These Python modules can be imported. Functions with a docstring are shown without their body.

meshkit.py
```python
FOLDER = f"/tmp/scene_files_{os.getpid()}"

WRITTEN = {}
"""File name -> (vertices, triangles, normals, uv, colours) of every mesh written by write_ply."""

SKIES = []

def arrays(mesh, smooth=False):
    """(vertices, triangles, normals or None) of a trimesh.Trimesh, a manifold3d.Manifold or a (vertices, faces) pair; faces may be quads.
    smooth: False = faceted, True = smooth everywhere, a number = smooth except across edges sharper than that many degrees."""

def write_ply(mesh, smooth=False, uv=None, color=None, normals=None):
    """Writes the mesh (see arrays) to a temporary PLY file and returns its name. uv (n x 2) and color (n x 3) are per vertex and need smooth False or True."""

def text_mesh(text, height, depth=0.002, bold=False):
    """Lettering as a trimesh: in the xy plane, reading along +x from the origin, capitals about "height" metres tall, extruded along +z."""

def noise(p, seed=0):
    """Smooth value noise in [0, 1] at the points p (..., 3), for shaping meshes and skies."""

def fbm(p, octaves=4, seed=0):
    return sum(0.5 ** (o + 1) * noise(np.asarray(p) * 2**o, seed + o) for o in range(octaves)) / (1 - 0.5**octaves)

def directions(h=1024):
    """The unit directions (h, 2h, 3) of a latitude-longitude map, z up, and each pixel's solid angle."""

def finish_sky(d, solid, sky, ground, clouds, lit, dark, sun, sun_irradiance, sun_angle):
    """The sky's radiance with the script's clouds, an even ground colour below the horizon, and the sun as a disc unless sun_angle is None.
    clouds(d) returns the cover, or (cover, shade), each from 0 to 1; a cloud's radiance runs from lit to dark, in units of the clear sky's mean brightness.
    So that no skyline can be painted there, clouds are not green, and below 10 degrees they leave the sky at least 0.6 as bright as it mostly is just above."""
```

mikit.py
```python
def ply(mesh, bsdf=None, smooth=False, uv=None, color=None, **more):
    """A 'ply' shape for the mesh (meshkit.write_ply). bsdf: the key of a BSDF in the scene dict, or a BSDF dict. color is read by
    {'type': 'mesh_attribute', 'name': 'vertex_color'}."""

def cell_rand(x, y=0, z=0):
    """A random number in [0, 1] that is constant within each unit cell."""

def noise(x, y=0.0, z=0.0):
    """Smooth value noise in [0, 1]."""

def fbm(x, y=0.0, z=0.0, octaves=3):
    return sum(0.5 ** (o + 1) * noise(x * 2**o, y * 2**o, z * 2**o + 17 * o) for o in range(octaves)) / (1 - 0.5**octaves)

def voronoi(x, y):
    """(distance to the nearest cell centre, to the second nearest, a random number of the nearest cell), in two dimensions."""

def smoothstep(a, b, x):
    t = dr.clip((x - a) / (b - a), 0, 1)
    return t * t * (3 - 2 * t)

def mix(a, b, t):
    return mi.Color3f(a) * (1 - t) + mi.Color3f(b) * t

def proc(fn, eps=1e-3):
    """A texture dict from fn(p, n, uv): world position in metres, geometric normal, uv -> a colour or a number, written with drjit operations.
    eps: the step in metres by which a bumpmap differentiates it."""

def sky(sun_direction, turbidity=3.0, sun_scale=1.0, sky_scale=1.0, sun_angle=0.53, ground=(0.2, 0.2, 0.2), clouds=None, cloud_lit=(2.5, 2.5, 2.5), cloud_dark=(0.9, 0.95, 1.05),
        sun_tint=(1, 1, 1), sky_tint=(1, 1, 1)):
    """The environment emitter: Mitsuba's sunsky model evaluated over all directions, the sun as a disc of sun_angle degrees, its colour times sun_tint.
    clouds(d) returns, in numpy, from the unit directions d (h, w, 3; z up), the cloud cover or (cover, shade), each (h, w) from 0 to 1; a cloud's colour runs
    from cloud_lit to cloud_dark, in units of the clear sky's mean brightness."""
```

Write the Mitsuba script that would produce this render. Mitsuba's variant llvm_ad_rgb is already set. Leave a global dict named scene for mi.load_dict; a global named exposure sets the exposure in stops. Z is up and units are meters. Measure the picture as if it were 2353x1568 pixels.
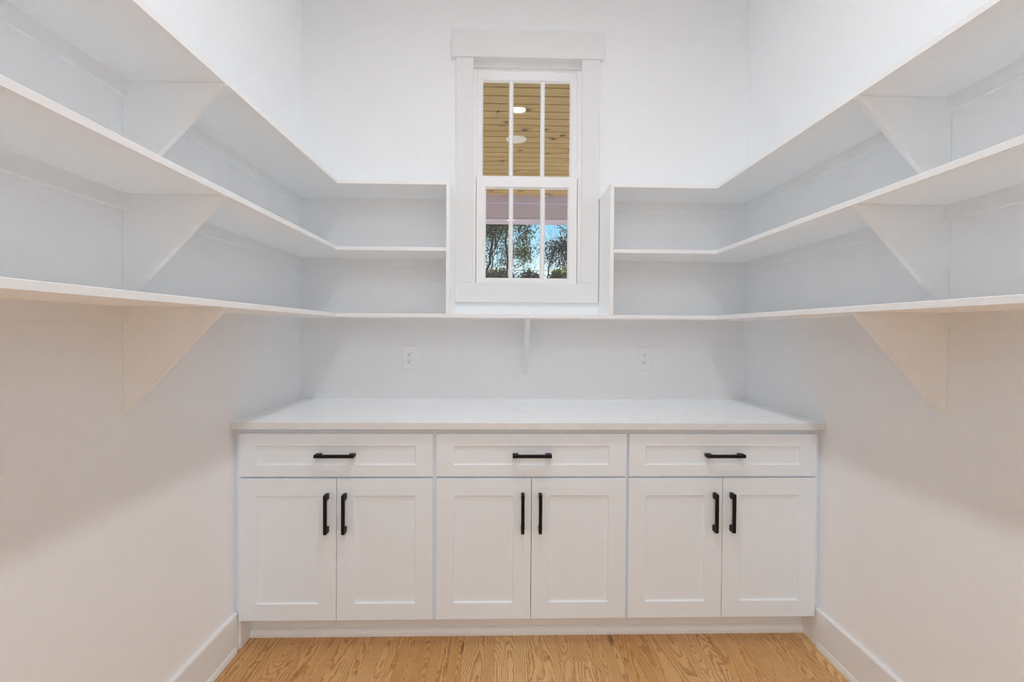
import math
import numpy as np
import trimesh
import shapely.geometry as sg
import drjit as dr
import mitsuba as mi
import mikit
import meshkit
from mikit import proc, noise, fbm, voronoi, cell_rand, smoothstep, mix

T = mi.ScalarTransform4f
scene, labels = {}, {}

# ------------------------------------------------------------------ camera, sky, lights, exposure
exposure = 0.0
LAMP = (294.0, 384.0, 500.0, 500.0)   # radiance of the recessed lamps, window end first (far pair raised as added fill from behind the camera)
LAMP_RGB = (0.99, 0.997, 1.015)
CEIL = 3.22
REC = 0.006                       # how deep the lenses sit in the ceiling
LAMP_X = 0.125
LAMP_Y = (1.17, -1.05, -3.20, -5.03)
SKY_SCALE, SUN_SCALE = 4.8, 8.0

W, H, F = 2353, 1568, 1142.52
YAW, PITCH, ROLL, CAM_Z = 1.5119, -0.6992, 0.3735, 1.3014
PPX, PPY = 8.826, -9.680


def camera_axes():
    y, p, r = np.radians([YAW, PITCH, ROLL])
    fw = np.array([np.sin(y) * np.cos(p), np.cos(y) * np.cos(p), np.sin(p)])
    rt = np.array([np.cos(y), -np.sin(y), 0])
    up = np.cross(rt, fw)
    return rt * np.cos(r) + up * np.sin(r), -rt * np.sin(r) + up * np.cos(r), fw


RT, UP, FW = camera_axes()
ORIGIN = np.array([0, 0, CAM_Z])
scene['camera'] = {
    'type': 'perspective', 'fov': float(np.degrees(2 * np.arctan(W / 2 / F))), 'fov_axis': 'x',
    'near_clip': 0.01, 'far_clip': 500.0,
    'principal_point_offset_x': -PPX / W, 'principal_point_offset_y': -PPY / H,
    'to_world': T().look_at(origin=ORIGIN.tolist(), target=(ORIGIN + FW).tolist(), up=UP.tolist()),
}


def clouds(d):
    # thin bright haze low in the sky, thicker towards the sun on the right
    el = np.degrees(np.arcsin(np.clip(d[..., 2], 0, 1)))
    az = np.arctan2(d[..., 0], d[..., 1])
    n = meshkit.fbm(d * 5.0, 4, 3)
    low = np.clip(1 - (el - 6.5) / 5.0, 0, 1)
    side = np.clip(0.5 + 0.9 * az, 0.25, 1)
    return np.clip(low * (0.55 + 0.6 * n) * side, 0, 0.9)


scene['sky'] = mikit.sky((0.62, 0.60, 0.62), turbidity=2.6, sky_scale=SKY_SCALE, sun_scale=SUN_SCALE,
                         ground=(0.16, 0.17, 0.12), clouds=clouds, cloud_lit=(3.2, 3.2, 3.1), sky_tint=(0.64, 1.02, 1.06))


# ------------------------------------------------------------------ materials
def mat(key, d):
    scene[key] = {'type': 'twosided', 'bsdf': d}
    return key


def paint(key, rgb, rough, spec=0.5):
    return mat(key, {'type': 'principled', 'base_color': {'type': 'rgb', 'value': list(rgb)}, 'roughness': rough, 'specular': spec})


WALL = paint('mat_wall_paint', (0.855, 0.882, 0.905), 0.75, 0.3)
CEILM = paint('mat_ceiling_paint', (0.87, 0.89, 0.908), 0.85, 0.2)
TRIM = paint('mat_trim_paint', (0.795, 0.815, 0.832), 0.62, 0.2)
SHELF = paint('mat_shelf_paint', (0.86, 0.885, 0.900), 0.42)
CAB = paint('mat_cabinet_paint', (0.77, 0.84, 0.905), 0.45)
VINYL = paint('mat_window_vinyl', (0.87, 0.89, 0.92), 0.4)
BLACK = paint('mat_black_metal', (0.004, 0.004, 0.0045), 0.5, 0.22)
SLOT = paint('mat_slot_black', (0.012, 0.012, 0.012), 0.6)
PLATE = paint('mat_outlet_plastic', (0.875, 0.90, 0.92), 0.6, 0.25)
BEAM_SHADED = paint('mat_beam_blue_shade', (0.60, 0.56, 0.86), 0.6)  # white beam; the blue tint of its shade is put into this colour
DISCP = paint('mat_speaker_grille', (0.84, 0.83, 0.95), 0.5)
CONC = paint('mat_porch_concrete', (0.55, 0.57, 0.61), 0.8)
LAMPM = paint('mat_lamp_ring', (0.85, 0.76, 0.62), 0.5)
BLACKOUT = paint('mat_roof_underlay', (0.2, 0.18, 0.16), 0.9)


def quartz(p, n, uv):
    v = fbm(p.x * 3.0 + 1.5 * fbm(p.x * 2, p.y * 2), p.y * 3.0, p.z * 3, octaves=4)
    vein = dr.exp(-dr.square((v - 0.5) * 40.0))
    fine = noise(p.x * 260, p.y * 260, p.z * 260)
    return mix(mix((0.76, 0.79, 0.815), (0.735, 0.765, 0.79), fine), (0.68, 0.71, 0.735), vein * 0.30)


QUARTZ = mat('mat_quartz', {'type': 'principled', 'base_color': proc(quartz), 'roughness': 0.28, 'specular': 0.45})


def oak(p, n, uv):
    # uv: integer part of u = board number, fraction = metres across; v = metres along
    i = dr.floor(uv.x + 0.002)
    a, b = uv.x - i, uv.y
    r1, r2, r3 = cell_rand(i, 3), cell_rand(i, 7), cell_rand(i, 11)
    warp = 0.022 * noise(a * 60 + i * 3.1, b * 34, 4.0) + 0.012 * noise(a * 150, b * 80, i)
    h = fbm(a * (9.0 + 7.0 * r2) + i * 9.7, b * (0.9 + 0.8 * r1) + i * 5.3, 0.0, octaves=2) + warp
    bands = h * (17.0 + 12.0 * r3)
    f = bands - dr.floor(bands)
    dark = smoothstep(0.30, 0.80, f) * (1.0 - smoothstep(0.86, 1.0, f))
    blotch = noise(a * 26 + i, b * 2.6, i * 3.0)
    soft = fbm(a * 30 + i * 2.0, b * 3.0, i, octaves=2)
    pores = smoothstep(0.50, 0.9, noise(a * 700, b * 26 + i * 2.0)) * (0.10 + 0.90 * dark)
    light = mix((0.60, 0.345, 0.140), (0.73, 0.490, 0.240), r1)
    light = mix(light, (0.55, 0.275, 0.088), 0.5 * r2 * r2 + 0.30 * soft)
    col = mix(light, light * mi.Color3f(0.66, 0.53, 0.41), dark * (0.35 + 0.55 * blotch))
    col = mix(col, col * mi.Color3f(0.66, 0.56, 0.48), pores * 0.8)
    # a few small knots
    d1, d2, w = voronoi(a * 6.0 + i * 17.3, b * 1.5 + i * 4.1)
    knot = smoothstep(0.10, 0.02, d1) * smoothstep(0.80, 0.84, w)
    return mix(col, (0.13, 0.045, 0.016), knot * 0.85)


OAK = mat('mat_oak_floor', {'type': 'principled', 'base_color': proc(oak), 'roughness': 0.36, 'specular': 0.45})


def pine(p, n, uv):
    i = dr.floor(uv.x + 0.002)
    a, b = uv.x - i, uv.y
    r1, r2 = cell_rand(i, 5), cell_rand(i, 9)
    h = fbm(a * 12.0 + i * 7.7, b * 0.55 + i * 3.3, 0.0, octaves=2)
    bands = h * 7.0
    f = bands - dr.floor(bands)
    dark = smoothstep(0.35, 0.9, f) * (1.0 - smoothstep(0.9, 1.0, f))
    base = mix((0.46, 0.335, 0.165), (0.55, 0.415, 0.215), r1)
    base = mix(base, (0.50, 0.355, 0.205), 0.5 * r2)
    col = mix(base, base * mi.Color3f(0.82, 0.76, 0.66), dark * 0.45)
    streak = smoothstep(0.72, 0.95, noise(a * 40 + i * 2.0, b * 2.6 + i))
    col = mix(col, col * mi.Color3f(0.72, 0.66, 0.58), streak * 0.35)
    d1, d2, w = voronoi(a * 7.0 + i * 11.3, b * 5.2 + i * 6.1)
    e = d1 + 0.12 * (noise(a * 80, b * 60, i) - 0.5)
    halo = smoothstep(0.34, 0.10, e) * smoothstep(0.72, 0.76, w)
    col = mix(col, col * mi.Color3f(0.66, 0.58, 0.52), halo * 0.75)
    knot = smoothstep(0.15, 0.06, e) * smoothstep(0.76, 0.80, w)
    return mix(col, (0.075, 0.050, 0.040), knot * 0.9)


PINE = mat('mat_porch_pine', {'type': 'principled', 'base_color': proc(pine), 'roughness': 0.55, 'specular': 0.3})


def grass_fn(p, n, uv):
    v = fbm(p.x * 4, p.y * 4, 0.0, octaves=3)
    return mix((0.10, 0.15, 0.04), (0.22, 0.26, 0.09), v)


GRASS = mat('mat_grass', {'type': 'principled', 'base_color': proc(grass_fn), 'roughness': 0.9, 'specular': 0.1})


def bark_fn(p, n, uv):
    v = fbm(p.x * 30, p.y * 30, p.z * 6, octaves=3)
    return mix((0.030, 0.024, 0.034), (0.085, 0.072, 0.085), v)


BARK = mat('mat_bark', {'type': 'principled', 'base_color': proc(bark_fn), 'roughness': 0.9, 'specular': 0.1})


def leafmat(key, rgb, trans):
    scene[key] = {'type': 'principledthin', 'base_color': {'type': 'rgb', 'value': list(rgb)}, 'roughness': 0.6, 'diff_trans': trans, 'spec_trans': 0.0}
    return key


LEAF_A = leafmat('mat_leaf_green', (0.085, 0.112, 0.052), 0.7)
LEAF_B = leafmat('mat_leaf_dark', (0.055, 0.050, 0.056), 0.5)
LEAF_C = leafmat('mat_leaf_bright', (0.13, 0.20, 0.05), 0.8)
WIREM = paint('mat_wire', (0.50, 0.36, 0.14), 0.6)
scene['mat_glass'] = {'type': 'thindielectric', 'int_ior': 1.5}


# ------------------------------------------------------------------ mesh helpers
def cat(ms):
    return trimesh.util.concatenate(ms)


def box(x0, x1, y0, y1, z0, z1, c=0.0):
    if c <= 0:
        m = trimesh.creation.box((x1 - x0, y1 - y0, z1 - z0))
        m.apply_translation(((x0 + x1) / 2, (y0 + y1) / 2, (z0 + z1) / 2))
        return m
    P = []
    for x, sx in ((x0, 1), (x1, -1)):
        for y, sy in ((y0, 1), (y1, -1)):
            for z, sz in ((z0, 1), (z1, -1)):
                P += [(x + sx * c, y, z), (x, y + sy * c, z), (x, y, z + sz * c)]
    P = np.array(P)
    P = np.array([[x + (0 if k % 3 == 0 else 0), y, z] for k, (x, y, z) in enumerate(P)])
    Q = []
    for x, sx in ((x0, 1), (x1, -1)):
        for y, sy in ((y0, 1), (y1, -1)):
            for z, sz in ((z0, 1), (z1, -1)):
                Q += [(x, y + sy * c, z + sz * c), (x + sx * c, y, z + sz * c), (x + sx * c, y + sy * c, z)]
    return trimesh.convex.convex_hull(np.array(Q))


def inset_poly(P, c):
    """Mitre offset of a counter-clockwise simple polygon inwards by c, vertex for vertex."""
    P = np.asarray(P, float)
    A, B = np.roll(P, 1, 0), np.roll(P, -1, 0)
    d1 = (P - A) / np.linalg.norm(P - A, axis=1, keepdims=True)
    d2 = (B - P) / np.linalg.norm(B - P, axis=1, keepdims=True)
    n1, n2 = np.stack([-d1[:, 1], d1[:, 0]], 1), np.stack([-d2[:, 1], d2[:, 0]], 1)
    m = n1 + n2
    return P + c * m / (np.sum(m * n1, 1, keepdims=True))


def prism(P, z0, z1, c=0.0):
    """Vertical prism over a counter-clockwise polygon, its edges chamfered by c."""
    P = np.asarray(P, float)
    rings = [(inset_poly(P, c), z0), (P, z0 + c), (P, z1 - c), (inset_poly(P, c), z1)] if c > 0 else [(P, z0), (P, z1)]
    n = len(P)
    V = np.vstack([np.column_stack([q, np.full(n, z)]) for q, z in rings])
    Fc = []
    for r in range(len(rings) - 1):
        for k in range(n):
            a, b = r * n + k, r * n + (k + 1) % n
            Fc += [(a, b, b + n), (a, b + n, a + n)]
    v2, f2 = trimesh.creation.triangulate_polygon(sg.Polygon(rings[0][0]), engine='earcut')
    idx = np.array([int(np.argmin(np.sum((rings[0][0] - q) ** 2, 1))) for q in v2])
    for f in f2:
        a, b, cc = idx[f]
        s = np.cross(rings[0][0][b] - rings[0][0][a], rings[0][0][cc] - rings[0][0][a])
        if s < 0:
            b, cc = cc, b
        Fc.append((a, cc, b))
        o = (len(rings) - 1) * n
        Fc.append((a + o, b + o, cc + o))
    return trimesh.Trimesh(V, np.array(Fc), process=False)


def stand(m, y):
    """Lay a mesh built in xy (growing along z) against the plane y: it grows towards -y."""
    m = m.copy()
    v = m.vertices.copy()
    m.vertices = np.column_stack([v[:, 0], y - v[:, 2], v[:, 1]])
    return m


def xprism(P, x0, x1, c=0.0):
    """Prism over a (y, z) polygon running along x."""
    m = prism(P, x0, x1, c)
    v = m.vertices.copy()
    m.vertices = np.column_stack([v[:, 2], v[:, 0], v[:, 1]])
    return m


def yprism(P, y0, y1, c=0.0):
    """Prism over an (x, z) counter-clockwise polygon running along y."""
    m = prism(P, -y1, -y0, c)
    v = m.vertices.copy()
    m.vertices = np.column_stack([v[:, 0], -v[:, 2], v[:, 1]])
    return m


def rect_frame(x0, x1, z0, z1, profile):
    """Mitred rectangular frame in an xz plane: profile is a closed list of (inset, y), inset one number or (left, right, bottom, top)."""
    R = []
    for ins, y in profile:
        l, r, b, t = ins if isinstance(ins, (tuple, list)) else (ins,) * 4
        R.append([(x0 + l, y, z0 + b), (x1 - r, y, z0 + b), (x1 - r, y, z1 - t), (x0 + l, y, z1 - t)])
    n = len(R)
    V = np.array(R).reshape(-1, 3)
    Fc = []
    for i in range(n):
        j = (i + 1) % n
        for k in range(4):
            a, b, c, d = i * 4 + k, i * 4 + (k + 1) % 4, j * 4 + (k + 1) % 4, j * 4 + k
            Fc += [(a, b, c), (a, c, d)]
    m = trimesh.Trimesh(V, np.array(Fc), process=False)
    m.fix_normals()
    return m


def lathe(profile, n=40):
    """Revolve (r, z) about z."""
    return trimesh.creation.revolve(np.array(profile, float), sections=n)


def tube(points, radii, sides=6):
    p = np.asarray(points, float)
    t = np.gradient(p, axis=0)
    t /= np.linalg.norm(t, axis=1, keepdims=True) + 1e-12
    ref = np.where(np.abs(t[:, 2:]) < 0.9, [[0, 0, 1.0]], [[1.0, 0, 0]])
    a = np.cross(t, ref)
    a /= np.linalg.norm(a, axis=1, keepdims=True) + 1e-12
    b = np.cross(t, a)
    ang = np.arange(sides) * 2 * np.pi / sides
    v = p[:, None] + np.asarray(radii)[:, None, None] * (np.cos(ang)[None, :, None] * a[:, None] + np.sin(ang)[None, :, None] * b[:, None])
    Fc = []
    for i in range(len(p) - 1):
        for j in range(sides):
            k = (j + 1) % sides
            A, B, C, D = i * sides + j, i * sides + k, (i + 1) * sides + k, (i + 1) * sides + j
            Fc += [(A, B, C), (A, C, D)]
    return trimesh.Trimesh(v.reshape(-1, 3), np.array(Fc), process=False)


def number(key):
    if key not in scene and not any(k.startswith(key + '__') for k in scene) and key not in labels:
        return key
    i = 1
    while True:
        k = f'{key}_{i:03d}'
        if k not in scene and k not in labels and not any(q.startswith(k + '__') for q in scene):
            return k
        i += 1


def add(key, mesh, m, smooth=False, **more):
    if not (key in labels and key not in scene and not any(q.startswith(key + '__') for q in scene)):
        key = number(key)
    scene[key] = mikit.ply(mesh, m, smooth, **more)
    return key


def thing(name, label, category, group=None):
    key = number(name)
    labels[key] = {'label': label, 'category': category}
    if group:
        labels[key]['group'] = group
    return key


def struct(name, label):
    labels[name] = {'label': label, 'kind': 'structure'}
    return name


# ------------------------------------------------------------------ the room
XL, XR, YB, YR = -1.0795, 1.3255, 2.6897, -6.3
WX0, WX1, WZ0, WZ1 = -0.195, 0.449, 1.530, 2.783      # rough opening of the window
YOUT = YB + 0.16

m = sg.Polygon([(XL - 0.15, -0.06), (XR + 0.15, -0.06), (XR + 0.15, CEIL), (XL - 0.15, CEIL)], [[(WX0, WZ0), (WX0, WZ1), (WX1, WZ1), (WX1, WZ0)]])
add('wall_back', stand(trimesh.creation.extrude_polygon(m, 0.16, engine='earcut'), YOUT), WALL)
struct('wall_back', 'white painted wall around the window, behind the counter')
add('wall_left', box(XL - 0.15, XL, YR, YB, -0.06, CEIL), WALL)
struct('wall_left', 'white painted wall carrying the shelves on the left')
add('wall_right', box(XR, XR + 0.15, YR, YB, -0.06, CEIL), WALL)
struct('wall_right', 'white painted wall carrying the shelves on the right')
add('wall_front', box(XL - 0.15, XR + 0.15, YR - 0.12, YR, -0.06, CEIL), WALL)
struct('wall_front', 'white painted wall behind the camera')
CAN = 0.083
m = sg.Polygon([(XL - 0.15, YR - 0.12), (XR + 0.15, YR - 0.12), (XR + 0.15, YOUT), (XL - 0.15, YOUT)],
               [[(LAMP_X + CAN * math.cos(a), y + CAN * math.sin(a)) for a in np.linspace(0, -2 * np.pi, 33)[:-1]] for y in LAMP_Y])
m = trimesh.creation.extrude_polygon(m, 0.08, engine='earcut')
m.apply_translation((0, 0, CEIL))
add('ceiling', m, CEILM)
add('ceiling__upper_deck', box(XL - 0.15, XR + 0.15, YR - 0.12, YOUT, CEIL + 0.081, CEIL + 0.12), BLACKOUT)
struct('ceiling', 'white ceiling with a row of recessed lights')

# floor: subfloor and oak boards, each its own entry
struct('floor', 'honey oak plank floor with strong grain')
add('floor__subfloor', box(XL, XR, YR, YB, -0.06, -0.019), BLACKOUT)
PW, SEAM = 0.1285, 0.232
rng = np.random.default_rng(11)
bid = 0


def board_uv(mesh, i, x0, y0, swap=False):
    v = mesh.vertices
    if swap:
        return np.column_stack([i + (v[:, 1] - x0), v[:, 0]])
    return np.column_stack([i + (v[:, 0] - x0), v[:, 1]])


k0, k1 = math.floor((XL - SEAM) / PW), math.ceil((XR - SEAM) / PW)
for k in range(k0, k1):
    x0, x1 = max(SEAM + k * PW, XL), min(SEAM + (k + 1) * PW, XR)
    if x1 - x0 < 0.004:
        continue
    if k == 0:
        cuts = [YB, 1.933]
    else:
        cuts = [YB, 1.62 - rng.uniform(0, 1.1)]
    while cuts[-1] > YR + 1.2:
        cuts.append(cuts[-1] - rng.uniform(0.9, 1.9))
    cuts[-1] = YR
    for ya, yb in zip(cuts[1:], cuts[:-1]):
        bid += 1
        g = 0.0002
        dz = rng.uniform(-0.0003, 0.0)
        b = box(x0 + g, x1 - g, ya + g, yb - g, -0.019, dz, 0.0006)
        add('floor__plank', b, OAK, uv=board_uv(b, bid * 1.0, x0 - 0.02, ya))

# baseboards with shoe moulding
YD = 2.0174          # front of the doors
YFR = YD + 0.019     # face frames
ZB = 0.152


def baseboard_profile(s):
    return [(0, 0), (0.0155 * s, 0), (0.0155 * s, ZB - 0.004), (0.0125 * s, ZB), (0, ZB)]


def shoe_profile(r=0.021, h=0.022, n=6):
    pts = [(0, 0), (r, 0)]
    for a in np.linspace(0, np.pi / 2, n + 1)[1:]:
        pts.append((r * math.cos(a), h * math.sin(a)))
    return pts


def along_y(P, y0, y1):
    P = np.asarray(P, float)
    if sg.Polygon(P).exterior.is_ccw is False:
        P = P[::-1]
    return yprism(P, y0, y1, 0.0)


for side, x, s in (('left', XL, 1), ('right', XR, -1)):
    nm = f'baseboard_{side}'
    add(nm + '__board', along_y([(x + a, z) for a, z in baseboard_profile(s)], YR, YFR - 0.004), TRIM)
    add(nm + '__shoe_moulding', along_y([(x + s * (0.0155 + a), z) for a, z in shoe_profile(0.0085, 0.024)], YR, YFR - 0.03), TRIM, 40)
    struct(nm, f'tall white baseboard with shoe moulding along the {side} wall')

# ------------------------------------------------------------------ the window
struct('window_1', 'white double-hung window with three panes in each sash')
YF = YB - 0.019
CX0, CX1, CZ0, CZ1 = -0.2565, 0.5135, 1.4535, 2.757
IX0, IX1, IZ0, IZ1 = -0.1645, 0.4195, 1.5575, 2.757    # inner edge of the casing
ch = 0.0015
add('window_1__header', box(-0.281, 0.5315, YB - 0.0255, YB, 2.757, 2.902, ch), TRIM)
add('window_1__side_casing', box(CX0, IX0, YF, YB, IZ0, 2.757, ch), TRIM)
add('window_1__side_casing', box(IX1, CX1, YF, YB, IZ0, 2.757, ch), TRIM)
add('window_1__bottom_casing', box(CX0, CX1, YF, YB, CZ0, IZ0, ch), TRIM)
# jamb liner and stops
jx0, jx1, jz0, jz1 = -0.1700, 0.4245, 1.5520, 2.7625
add('window_1__jamb', rect_frame(WX0, WX1, WZ0, WZ1, [(0, YB - 0.001), (0, YOUT), ((jx0 - WX0 , WX1 - jx1, jz0 - WZ0, WZ1 - jz1), YOUT), ((jx0 - WX0, WX1 - jx1, jz0 - WZ0, WZ1 - jz1), YB - 0.001)]), VINYL)
# stepped vinyl tracks
LY0, LY1 = YB + 0.020, YB + 0.050        # lower sash
UY0, UY1 = YB + 0.056, YB + 0.086        # upper sash
add('window_1__stop', rect_frame(jx0, jx1, jz0, jz1, [(0, YB + 0.030), ((.0, .0, .0, .022), YB + 0.030), ((.0, .0, .0, .026), YB + 0.036), ((.0, .0, .0, .026), YB + 0.052), (0, YB + 0.052)]), VINYL)
add('window_1__track', rect_frame(jx0, jx1, jz0, jz1, [(0, YB + 0.0535), ((.022, .022, .0, .034), YB + 0.0535), ((.026, .026, .0, .040), YB + 0.060), ((.026, .026, .0, .040), YOUT), (0, YOUT)]), VINYL)

for a, b in ((jx0, -0.1497), (0.4037, jx1)):
    add('window_1__stop', box(a, b, LY0 - 0.003, LY1 + 0.001, jz0, 2.1365, 0.0012), VINYL)


def sash(key, x0, x1, z0, z1, gx0, gx1, gz0, gz1, y0, y1, muntins):
    k = 'window_1__' + key
    g = (gx0 - x0, x1 - gx1, gz0 - z0, z1 - gz1)
    g1 = tuple(v - 0.007 for v in g)
    ym = (y0 + y1) / 2
    add(k + '__frame', rect_frame(x0, x1, z0, z1, [(0.002, y0), (0, y0 + 0.002), (0, y1), (g1, y1), (g, ym + 0.006), (g, ym - 0.006), (g1, y0 + 0.001), (tuple(v - 0.002 for v in g1), y0)]), VINYL)
    for a, b in muntins:
        P = [(a, ym - 0.004), (a + 0.007, y0 + 0.003), (b - 0.007, y0 + 0.003), (b, ym - 0.004), (b, ym + 0.004), (b - 0.007, y1 - 0.003), (a + 0.007, y1 - 0.003), (a, ym + 0.004)]
        add(k + '__muntin', prism(P, gz0 - 0.001, gz1 + 0.001), VINYL)
    xs = [gx0] + [v for ab in muntins for v in ab] + [gx1]
    for a, b in zip(xs[::2], xs[1::2]):
        e = 0.002
        v = np.array([(a - e, ym, gz0 - e), (b + e, ym, gz0 - e), (b + e, ym, gz1 + e), (a - e, ym, gz1 + e)])
        add(k + '__pane', trimesh.Trimesh(v, [[0, 1, 2], [0, 2, 3]], process=False), 'mat_glass')


sash('upper_sash', -0.146, 0.401, 2.105, 2.7245, -0.1155, 0.3625, 2.1560, 2.6700, UY0, UY1, [(0.0268, 0.0512), (0.2002, 0.2248)])
sash('lower_sash', -0.1475, 0.4015, 1.556, 2.1365, -0.0955, 0.3505, 1.5895, 2.0755, LY0, LY1, [(0.0285, 0.0525), (0.2000, 0.2265)])

# ------------------------------------------------------------------ shelves
D, TS = 0.286, 0.019
Z1, Z2, Z3 = 1.3815, 1.7010, 2.0190
YS = YB - D
YEND = -0.6
DL0, DL1, DR0, DR1 = -0.2755, -0.2565, 0.5175, 0.5365     # the two upright end panels
BRY_L, BRY_R = 1.441, 1.4445
CL, CLT = 0.0446, 0.016
BH = 0.2955
lp = [(XL, YEND), (XL + D, YEND), (XL + D, YS), (DL1, YS), (DL1, YB), (XL, YB)]
lp_mid = [(XL, YEND), (XL + D, YEND), (XL + D, YS), (DL0, YS), (DL0, YB), (XL, YB)]
rp = [(DR0, YS), (XR - D, YS), (XR - D, YEND), (XR, YEND), (XR, YB), (DR0, YB)]
rp_mid = [(DR1, YS), (XR - D, YS), (XR - D, YEND), (XR, YEND), (XR, YB), (DR1, YB)]
up = [(XL, YEND), (XL + D, YEND), (XL + D, YS), (XR - D, YS), (XR - D, YEND), (XR, YEND), (XR, YB), (XL, YB)]


def bracket_mesh(side, z):
    """Triangular gusset under a shelf at height z: blunt at the foot, notched by nothing (cleats butt into it)."""
    t = 0.016
    if side == 'left':
        P = [(XL, z - BH), (XL + t, z - BH), (XL + D - 0.002, z - 0.003), (XL + D - 0.002, z), (XL, z)]
        return yprism(P, BRY_L, BRY_L + 0.019, 0.0008)
    if side == 'right':
        P = [(XR, z), (XR - D + 0.002, z), (XR - D + 0.002, z - 0.003), (XR - t, z - BH), (XR, z - BH)]
        return yprism(P, BRY_R, BRY_R + 0.019, 0.0008)
    P = [(YB, z), (YS + 0.014, z), (YS + 0.014, z - 0.006), (YB - t, z - BH), (YB, z - BH)]
    return xprism(P, 0.112, 0.134, 0.0008)


def cleats(key, z, left=True, right=True, back=()):
    z0, z1 = z - CL, z
    if left:
        for a, b in ((YEND, BRY_L), (BRY_L + 0.019, YB - CLT)):
            add(key + '__cleat', box(XL, XL + CLT, a, b, z0, z1), SHELF)
    if right:
        for a, b in ((YEND, BRY_R), (BRY_R + 0.019, YB - CLT)):
            add(key + '__cleat', box(XR - CLT, XR, a, b, z0, z1), SHELF)
    for a, b in back:
        add(key + '__cleat', box(a, b, YB - CLT, YB, z0, z1), SHELF)


SH = 'white painted built-in shelves'
for nm, poly, z, lab, br, bk in (
    ('wall_shelf', up, Z1, 'lowest white shelf, running unbroken around three walls under the window', ('left', 'right', 'back'), ((XL, 0.112), (0.134, XR))),
    ('wall_shelf', lp_mid, Z2, 'middle white corner shelf left of the window', ('left',), ((XL, DL0),)),
    ('wall_shelf', rp_mid, Z2, 'middle white corner shelf right of the window', ('right',), ((DR1, XR),)),
    ('wall_shelf', lp, Z3, 'topmost white corner shelf left of the window', ('left',), ((XL, DL0),)),
    ('wall_shelf', rp, Z3, 'topmost white corner shelf right of the window', ('right',), ((DR1, XR),)),
):
    k = thing(nm, lab, 'shelf', SH)
    add(k + '__board', prism(poly, z - TS, z, 0.0012), SHELF)
    cleats(k, z - TS, 'left' in br, 'right' in br, bk)
    for s in br:
        add(k + '__bracket', bracket_mesh(s, z - TS), SHELF)

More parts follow.
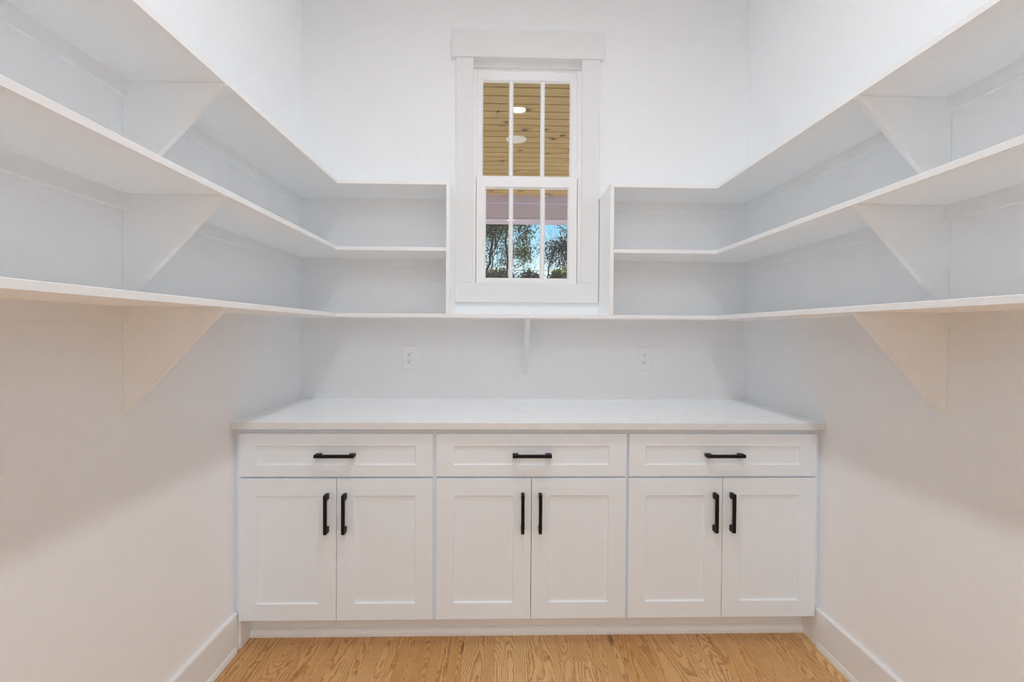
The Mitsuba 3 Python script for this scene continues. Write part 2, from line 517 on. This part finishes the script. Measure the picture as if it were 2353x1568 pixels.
k = thing('shelf_end_panel', 'white upright panel closing the shelves at the left edge of the window', 'shelf panel', 'upright shelf end panels')
add(k, box(DL0, DL1, YS, YB, Z1, Z3 - TS, 0.001), SHELF)
k = thing('shelf_end_panel', 'white upright panel closing the shelves at the right edge of the window', 'shelf panel', 'upright shelf end panels')
add(k, box(DR0, DR1, YS, YB, Z1, Z3 - TS, 0.001), SHELF)

# ------------------------------------------------------------------ cabinets
ZC0, ZC1, YC = 0.9020, 0.9313, 1.9954
k = thing('countertop', 'long white quartz countertop over the three base cabinets', 'countertop')
add(k, box(XL, XR, YC, YB, ZC0, ZC1, 0.002), QUARTZ)

KY = 2.120


def shaker(x0, x1, z0, z1, sl, sr, rb, rt):
    """Frame of a shaker front and, apart, its recessed panel."""
    e = 0.0012
    w = 0.0032
    o = (sl + w, sr + w, rb + w, rt + w)
    f = rect_frame(x0, x1, z0, z1, [(e, YD), (0, YD + e), (0, YD + 0.019), (o, YD + 0.019), (o, YD + 0.0075), ((sl, sr, rb, rt), YD + 0.0008), ((sl - e, sr - e, rb - e, rt - e), YD)])
    p = box(x0 + sl + .0005, x1 - sr - .0005, YD + 0.0072, YD + 0.014, z0 + rb + .0005, z1 - rt - .0005)
    return f, p


def pull(cx, cz, upright):
    """Square bar pull on two posts."""
    L, t = 0.157, 0.0125
    ms = [box(-L / 2, L / 2, YD - 0.034, YD - 0.0235, -t / 2, t / 2, 0.0008)]
    for s in (-1, 1):
        c = s * (L / 2 - 0.0115)
        ms.append(box(c - 0.0115, c + 0.0115, YD - 0.0245, YD, -t / 2, t / 2, 0.0006))
    m = cat(ms)
    if upright:
        v = m.vertices.copy()
        m.vertices = np.column_stack([-v[:, 2], v[:, 1], v[:, 0]])
    m.apply_translation((cx, 0, cz))
    return m


CABS = [
    ('left', (-1.0575, -0.2795), -0.6670, (-1.0602, -0.2730), 'white shaker base cabinet against the left wall, one drawer over two doors'),
    ('middle', (-0.2662, 0.5100), 0.1210, (-0.2730, 0.5150), 'white shaker base cabinet between the other two, below the window'),
    ('right', (0.5200, 1.3025), 0.9100, (0.5150, 1.3060), 'white shaker base cabinet against the right wall, one drawer over two doors'),
]
for pos, (x0, x1), split, (bx0, bx1), lab in CABS:
    k = thing('base_cabinet', lab, 'cabinet', 'white base cabinets under the counter')
    # carcass with a face frame round two openings (drawer above, doors below)
    fr = rect_frame(bx0, bx1, 0.1145, ZC0, [(0, YFR), (0, YFR + 0.019), (0.036, YFR + 0.019), (0.036, YFR)])
    rail = box(bx0 + 0.036, bx1 - 0.036, YFR, YFR + 0.019, 0.684, 0.722)
    shell = [box(bx0, bx0 + 0.016, YFR + 0.019, YB - 0.004, 0.1145, ZC0), box(bx1 - 0.016, bx1, YFR + 0.019, YB - 0.004, 0.1145, ZC0),
             box(bx0 + 0.016, bx1 - 0.016, YFR + 0.019, YB - 0.004, 0.1145, 0.1305), box(bx0 + 0.016, bx1 - 0.016, YB - 0.016, YB - 0.004, 0.1305, ZC0)]
    add(k + '__carcass', cat([fr, rail] + shell), CAB)
    f, p = shaker(x0, x1, 0.7070, 0.8815, 0.0705, 0.0705, 0.0480, 0.0505)
    add(k + '__drawer', f, CAB)
    add(k + '__drawer__panel', p, CAB)
    add(k + '__drawer__handle', pull((x0 + x1) / 2, 0.7965, False), BLACK)
    labels[k + '__drawer__handle'] = {'label': 'matte black bar pull lying level on the drawer'}
    for i, (a, b) in enumerate(((x0, split - 0.0009), (split + 0.0009, x1))):
        dk = number(k + '__door')
        f, p = shaker(a, b, 0.1225, 0.6995, 0.0715, 0.0715, 0.0680, 0.0715)
        scene[dk] = mikit.ply(f, CAB)
        add(dk + '__panel', p, CAB)
        add(dk + '__handle', pull(split + (-0.0355, 0.0355)[i], 0.5625, True), BLACK)
        labels[dk + '__handle'] = {'label': 'matte black upright bar pull beside the gap between the doors'}
    if pos == 'left':
        add(k + '__filler', box(XL + 0.0008, bx0, YFR, YFR + 0.019, ZB - 0.02, ZC0), CAB)
    if pos == 'right':
        add(k + '__filler', box(bx1, XR - 0.0008, YFR, YFR + 0.019, ZB - 0.02, ZC0), CAB)

struct('trim_1', 'white toe kick board with shoe moulding under the cabinets')
add('trim_1__toe_kick', cat([box(XL + 0.0235, XR - 0.0165, KY, KY + 0.016, 0.0, 0.1145),
                             box(XL, XL + 0.0235, YFR - 0.003, KY + 0.016, 0.0, 0.1320),
                             box(XR - 0.0165, XR, YFR - 0.003, KY + 0.016, 0.0, 0.1320)]), TRIM)
sp = [(KY, 0.0), (KY, 0.034), (KY - 0.004, 0.033), (KY - 0.0055, 0.028), (KY - 0.009, 0.0255), (KY - 0.012, 0.020), (KY - 0.014, 0.012), (KY - 0.014, 0.0)]
add('trim_1__shoe_moulding', xprism(sp[::1], XL + 0.0235, XR - 0.0165), TRIM)


# ------------------------------------------------------------------ outlets
def outlet(cx, cz, label):
    k = thing('power_outlet', label, 'outlet', 'outlets over the counter')
    w, h = 0.0365, 0.0615
    r = 0.004
    P = []
    for sx, sz, a0 in ((1, -1, -90), (1, 1, 0), (-1, 1, 90), (-1, -1, 180)):
        for a in np.radians(np.linspace(a0, a0 + 90, 4)):
            P.append((cx + sx * (w - r) + r * math.cos(a), cz + sz * (h - r) + r * math.sin(a)))
    add(k + '__cover_plate', stand(prism(P, 0, 0.0055, 0.0022), YB), PLATE)
    for s in (1, -1):
        c2 = cz + s * 0.0195
        P = []
        for a in np.radians(np.arange(0, 360, 12)):
            P.append((cx + 0.0172 * math.cos(a), c2 + max(-0.0142, min(0.0142, 0.0172 * math.sin(a)))))
        Q = [P[0]]
        for q in P[1:]:
            if math.dist(q, Q[-1]) > 1e-5:
                Q.append(q)
        rk = add(k + '__receptacle', stand(prism(Q, 0.0042, 0.0072, 0.0006), YB), PLATE)
        ys = YB - 0.0073
        for dx, hh in ((-0.0064, 0.0046), (0.0064, 0.0038)):
            add(rk + '__slot', box(cx + dx - 0.0008, cx + dx + 0.0008, ys, ys + 0.002, c2 + 0.004 - hh, c2 + 0.004 + hh), SLOT)
        g = lathe([(0, 0), (0.0027, 0), (0.0027, 0.002), (0, 0.002)], 14)
        g.apply_translation((cx, c2 - 0.0068, 0.0053))
        add(rk + '__ground_hole', stand(g, YB), SLOT)
    g = lathe([(0, 0), (0.0030, 0), (0.0024, 0.0012), (0, 0.0015)], 14)
    g.apply_translation((cx, cz, 0.0055))
    add(k + '__screw', stand(g, YB), PLATE, 40)


outlet(-0.5015, 1.1535, 'white duplex power outlet on the wall above the left end of the counter')
outlet(0.7720, 1.1540, 'white duplex power outlet on the wall above the right end of the counter')

# ------------------------------------------------------------------ recessed lights (their own light is here)
names = ['round recessed ceiling light nearest the window', 'round recessed ceiling light just behind the camera, second from the window',
         'round recessed ceiling light, third from the window', 'round recessed ceiling light farthest from the window']
for y, nm, power in zip(LAMP_Y, names, LAMP):
    k = thing('recessed_light', nm, 'ceiling light', 'recessed lights in a row on the ceiling')
    # a flange under the ceiling and a white cone leading up to the lens
    ring = lathe([(0.082, CEIL), (0.098, CEIL), (0.097, CEIL - 0.004), (0.083, CEIL - 0.006), (0.080, CEIL - 0.002), (0.0655, CEIL + REC), (0.0675, CEIL + REC + 0.001), (0.082, CEIL + 0.001)], 48)
    ring.apply_translation((LAMP_X, y, 0))
    add(k + '__trim_ring', ring, LAMPM, 40)
    a = np.linspace(0, 2 * np.pi, 33)[:-1]
    v = np.vstack([np.column_stack([LAMP_X + 0.066 * np.cos(a), y + 0.066 * np.sin(a), np.full(32, CEIL + REC - 0.0005)]), [[LAMP_X, y, CEIL + REC - 0.0005]]])
    f = np.array([[32, (i + 1) % 32, i] for i in range(32)])
    add(k + '__lens', trimesh.Trimesh(v, f, process=False), LAMPM, emitter={'type': 'area', 'radiance': {'type': 'rgb', 'value': [power * c for c in LAMP_RGB]}})
    labels[k + '__lens'] = {'label': 'glowing round lens'}

# ------------------------------------------------------------------ the porch and garden outside
PZ = 3.05
struct('porch_ceiling', 'honey pine plank ceiling of the porch seen through the window')
add('porch_ceiling__roof_deck', box(-5.2, 5.2, YOUT + 0.002, 7.2, PZ + 0.02, PZ + 0.30), BLACKOUT)
P0, PWD = 3.5945 - 6 * 0.1307, 0.1307
j = 0
while P0 + j * PWD < 6.44:
    y0, y1 = max(P0 + j * PWD, YOUT + 0.004), min(P0 + (j + 1) * PWD, 6.452)
    if y1 - y0 < 0.01:
        j += 1
        continue
    cuts = [-5.1]
    x = -5.1 + rng.uniform(1.0, 3.5)
    if j == 12:
        x = -0.27
    while x < 4.2:
        cuts.append(x)
        x += rng.uniform(2.4, 3.6)
    cuts.append(5.1)
    for xa, xb in zip(cuts[:-1], cuts[1:]):
        if xb < -3 or xa > 3:
            pass
        bid += 1
        # a V-jointed board: bevelled lower edges
        c, q = 0.002, 0.0060
        P = [(y0 + q, PZ + 0.019), (y0 + q, PZ + c), (y0 + q + c * 0.7, PZ), (y1 - q - c * 0.7, PZ), (y1 - q, PZ + c), (y1 - q, PZ + 0.019)]
        b = xprism(P, xa + 0.001, xb - 0.001)
        add('porch_ceiling__plank', b, PINE, uv=board_uv(b, float(bid), y0 - 0.02, 0, True))
    j += 1

k = thing('porch_beam', 'white beam at the outer edge of the porch, coloured with its bluish shade', 'beam')
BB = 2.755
add(k + '__core', box(-5.1, 5.1, 6.468, 6.76, BB, PZ + 0.02, 0.003), BEAM_SHADED)
add(k + '__frieze_board', box(-5.1, 5.1, 6.452, 6.468, PZ - 0.098, PZ + 0.02, 0.003), BEAM_SHADED)
add(k + '__bottom_board', box(-5.1, 5.1, 6.462, 6.768, BB - 0.012, BB, 0.002), BEAM_SHADED)

k = thing('ceiling_speaker', 'round flush pale lilac speaker on the porch plank ceiling', 'speaker')
g = lathe([(0, -0.006), (0.080, -0.006), (0.084, -0.007), (0.092, -0.004), (0.094, 0.0), (0, 0.0)], 48)
g.apply_translation((0.1125, 4.557, PZ))
add(k + '__grille', g, DISCP, 35)

struct('porch_floor', 'concrete porch floor outside the window')
add('porch_floor', box(-5.2, 5.2, YOUT + 0.002, 6.9, -0.25, -0.06), CONC)


def bank_z(x, y):
    t = np.clip((y - 7.5) / 3.7, 0, 1)
    t = t * t * (3 - 2 * t)
    return -0.3 + 2.55 * t + 0.10 * (meshkit.fbm(np.stack([x * 0.6, y * 0.6, x * 0 + 3], -1), 3, 5) - 0.5)


gx, gy = np.meshgrid(np.linspace(-14, 16, 61), np.concatenate([np.linspace(6.9, 13, 40), np.linspace(13.5, 34, 22)]), indexing='ij')
gz = bank_z(gx, gy)
V = np.stack([gx, gy, gz], -1).reshape(-1, 3)
n2 = gx.shape[1]
Fq = np.array([(i * n2 + jj, (i + 1) * n2 + jj, (i + 1) * n2 + jj + 1, i * n2 + jj + 1) for i in range(gx.shape[0] - 1) for jj in range(n2 - 1)])
add('ground', (V, Fq), GRASS, True)
struct('ground', 'grassy bank rising behind the porch')


def leaf_cloud(rng, centres, spread, per, size):
    c = np.repeat(np.asarray(centres), per, axis=0)
    n = len(c)
    c = c + rng.normal(0, 1, (n, 3)) * spread
    a = rng.normal(0, 1, (n, 3))
    a /= np.linalg.norm(a, axis=1, keepdims=True)
    b = np.cross(a, rng.normal(0, 1, (n, 3)))
    b /= np.linalg.norm(b, axis=1, keepdims=True)
    s = size * rng.uniform(0.6, 1.3, (n, 1))
    v = np.stack([c - a * s, c + b * s * 0.75, c + a * s, c - b * s * 0.75], 1).reshape(-1, 3)
    i = np.arange(n)[:, None] * 4
    return trimesh.Trimesh(v, np.vstack([i + [0, 1, 2], i + [0, 2, 3]]), process=False)


def grow(rng, p, d, length, r, depth, tubes, tips, bend=0.25, up=0.15):
    n = 5
    pts, rad = [np.array(p)], [r]
    d = np.array(d, float)
    for q in range(n):
        d = d + rng.normal(0, bend / 2, 3) + np.array([0, 0, up * 0.3])
        d /= np.linalg.norm(d)
        pts.append(pts[-1] + d * length / n)
        rad.append(r * (1 - 0.45 * (q + 1) / n))
    tubes.append(tube(pts, rad, 6 if depth > 1 else 4))
    if depth <= 2:
        tips.extend(pts[2:])
    if depth == 0:
        return
    for q in range(3 if depth > 1 else 4):
        i = rng.integers(2, n + 1)
        nd = d + rng.normal(0, 0.62, 3)
        nd /= np.linalg.norm(nd)
        grow(rng, pts[i], nd, length * rng.uniform(0.55, 0.75), rad[i] * 0.62, depth - 1, tubes, tips, bend, up)


def tree(seed, limbs, label, leaf, per, spread, size, depth=3, thin=0.6, group='trees on the bank', keep=None):
    """limbs: (polyline, radius at foot, radius at top, length of the crown growth)."""
    rng = np.random.default_rng(seed)
    k = thing('tree', label, 'tree', group)
    tubes, tips = [], []
    for pts, r0, r1, ln in limbs:
        pts = np.array(pts, float)
        # resample and wobble
        s = np.linspace(0, len(pts) - 1, 14)
        q = np.stack([np.interp(s, np.arange(len(pts)), pts[:, c]) for c in range(3)], 1)
        q[1:-1] += rng.normal(0, 0.012, (12, 3))
        tubes.append(tube(q, np.linspace(r0, r1, 14) * thin, 8))
        if ln > 0:
            for i in (4, 5, 6, 7, 8, 9, 10, 11, 12, 13):
                nd = np.array([rng.normal(0, 0.8), rng.normal(0, 0.5), rng.uniform(0.1, 0.9)])
                nd /= np.linalg.norm(nd)
                grow(rng, q[i], nd, ln, r1 * 0.55 * thin, depth - 1, tubes, tips)
    add(k + '__trunk', cat(tubes), BARK, True)
    tips = np.array(tips)
    if keep is not None:
        tips = tips[keep(tips)]
    key = add(k + '__foliage', leaf_cloud(rng, tips, spread, per, size), leaf)
    labels[key] = {'label': 'loose leaves', 'kind': 'stuff'}
    return k


def gz_at(x, y):
    return float(bank_z(np.array(x), np.array(y)))


Y0 = 13.0
g0 = gz_at(-0.4, Y0) - 0.1
tree(3, [([(-0.46, Y0, g0), (-0.43, Y0, 2.8), (-0.33, Y0, 3.3), (-0.29, Y0, 3.7), (-0.33, Y0, 4.1), (-0.30, Y0, 5.0)], 0.060, 0.026, 0.80),
         ([(-0.36, Y0, 3.15), (-0.21, Y0, 3.45), (-0.20, Y0, 3.85), (-0.13, Y0, 4.3), (-0.05, Y0 + .1, 5.1)], 0.042, 0.020, 0.70),
         ([(-0.21, Y0, 3.45), (-0.10, Y0, 3.75), (0.0, Y0, 4.05), (0.05, Y0, 4.9)], 0.034, 0.018, 0.60)],
     'slim forked tree at the left of the window view', LEAF_A, 7, 0.11, 0.023)
tree(8, [([(0.02, Y0 - .6, g0), (0.12, Y0 - .6, 2.9), (0.06, Y0 - .6, 3.4), (0.10, Y0 - .6, 4.0), (0.05, Y0 - .6, 4.9)], 0.045, 0.02, 0.60)],
     'leafy green tree at the middle of the window view', LEAF_A, 15, 0.09, 0.024, keep=lambda t: t[:, 0] < 0.62)
tree(21, [([(1.12, Y0 + .4, g0), (1.22, Y0 + .4, 2.9), (1.30, Y0 + .4, 3.25), (1.42, Y0 + .4, 3.6)], 0.035, 0.016, 0.5)],
     'low dark tree at the right of the window view', LEAF_B, 9, 0.10, 0.021, keep=lambda t: (t[:, 2] < 3.70) & (t[:, 0] > 0.95))
tree(34, [([(2.05, Y0 + .2, g0), (2.00, Y0 + .2, 3.0), (1.98, Y0 + .2, 3.7), (2.05, Y0 + .2, 4.4), (2.0, Y0 + .2, 5.0)], 0.06, 0.025, 0.6)],
     'taller dark tree at the right edge of the window view', LEAF_B, 10, 0.11, 0.023, keep=lambda t: t[:, 0] > 1.58)
tree(47, [([(-1.05, Y0 + .5, g0), (-1.0, Y0 + .5, 3.0), (-0.95, Y0 + .5, 3.6), (-1.0, Y0 + .5, 4.6)], 0.06, 0.025, 0.8)],
     'dark tree at the left edge of the window view', LEAF_B, 7, 0.10, 0.023)
tree(59, [([(-0.55, 17.0, g0), (-0.5, 17.0, 3.1), (-0.35, 17.0, 3.7), (-0.4, 17.0, 4.6)], 0.05, 0.02, 0.85)],
     'thin leafy tree standing behind the forked tree', LEAF_A, 8, 0.15, 0.027, keep=lambda t: t[:, 2] < 4.4)
tree(66, [([(0.45, 17.5, g0), (0.4, 17.5, 3.0), (0.3, 17.5, 3.5), (0.35, 17.5, 4.2)], 0.05, 0.02, 0.75)],
     'thin leafy tree standing behind the middle tree', LEAF_A, 8, 0.14, 0.027, keep=lambda t: (t[:, 2] < 4.2) & (t[:, 0] < 0.85))


def shrub(seed, x, y, rx, h, label, leaf, n, size):
    rng = np.random.default_rng(seed)
    k = thing('shrub', label, 'shrub', 'shrubs on the bank')
    z0 = gz_at(x, y) - 0.05
    u = rng.normal(0, 1, (n, 3))
    u /= np.linalg.norm(u, axis=1, keepdims=True)
    u[:, 2] = np.abs(u[:, 2])
    c = np.array([x, y, z0]) + u * np.array([rx, rx * 0.8, h]) * rng.uniform(0.45, 1.0, (n, 1))
    st = [tube([(x, y, z0), (x + dx, y + dy, z0 + h * 0.55), (x + 1.8 * dx, y + 1.8 * dy, z0 + h * 0.85)], [0.012, 0.009, 0.004], 5) for dx, dy in rng.normal(0, rx * 0.3, (7, 2))]
    add(k + '__stems', cat(st), BARK, True)
    key = add(k + '__foliage', leaf_cloud(rng, c, 0.03, 2, size), leaf)
    labels[key] = {'label': 'dense leaves', 'kind': 'stuff'}


shrub(1, 1.45, 12.3, 0.42, 0.66, 'bright green shrub low at the right of the window view', LEAF_C, 1100, 0.045)
shrub(2, -0.15, 12.2, 0.55, 0.62, 'dark green shrub low at the left of the window view', LEAF_A, 1000, 0.045)
shrub(4, 0.65, 12.6, 0.40, 0.62, 'dark green shrub low at the middle of the window view', LEAF_A, 800, 0.045)
shrub(5, -0.95, 12.7, 0.5, 0.75, 'dark shrub beside the left tree of the window view', LEAF_B, 800, 0.05)

k = thing('overhead_wire', 'thin tan wire strung level in front of the trees', 'wire')
xs = np.linspace(-7, 8, 40)
add(k, tube(np.column_stack([xs, np.full(40, 9.0), 2.395 + 0.0006 * (xs - 0.4) ** 2]), np.full(40, 0.0055), 5), WIREM, True)
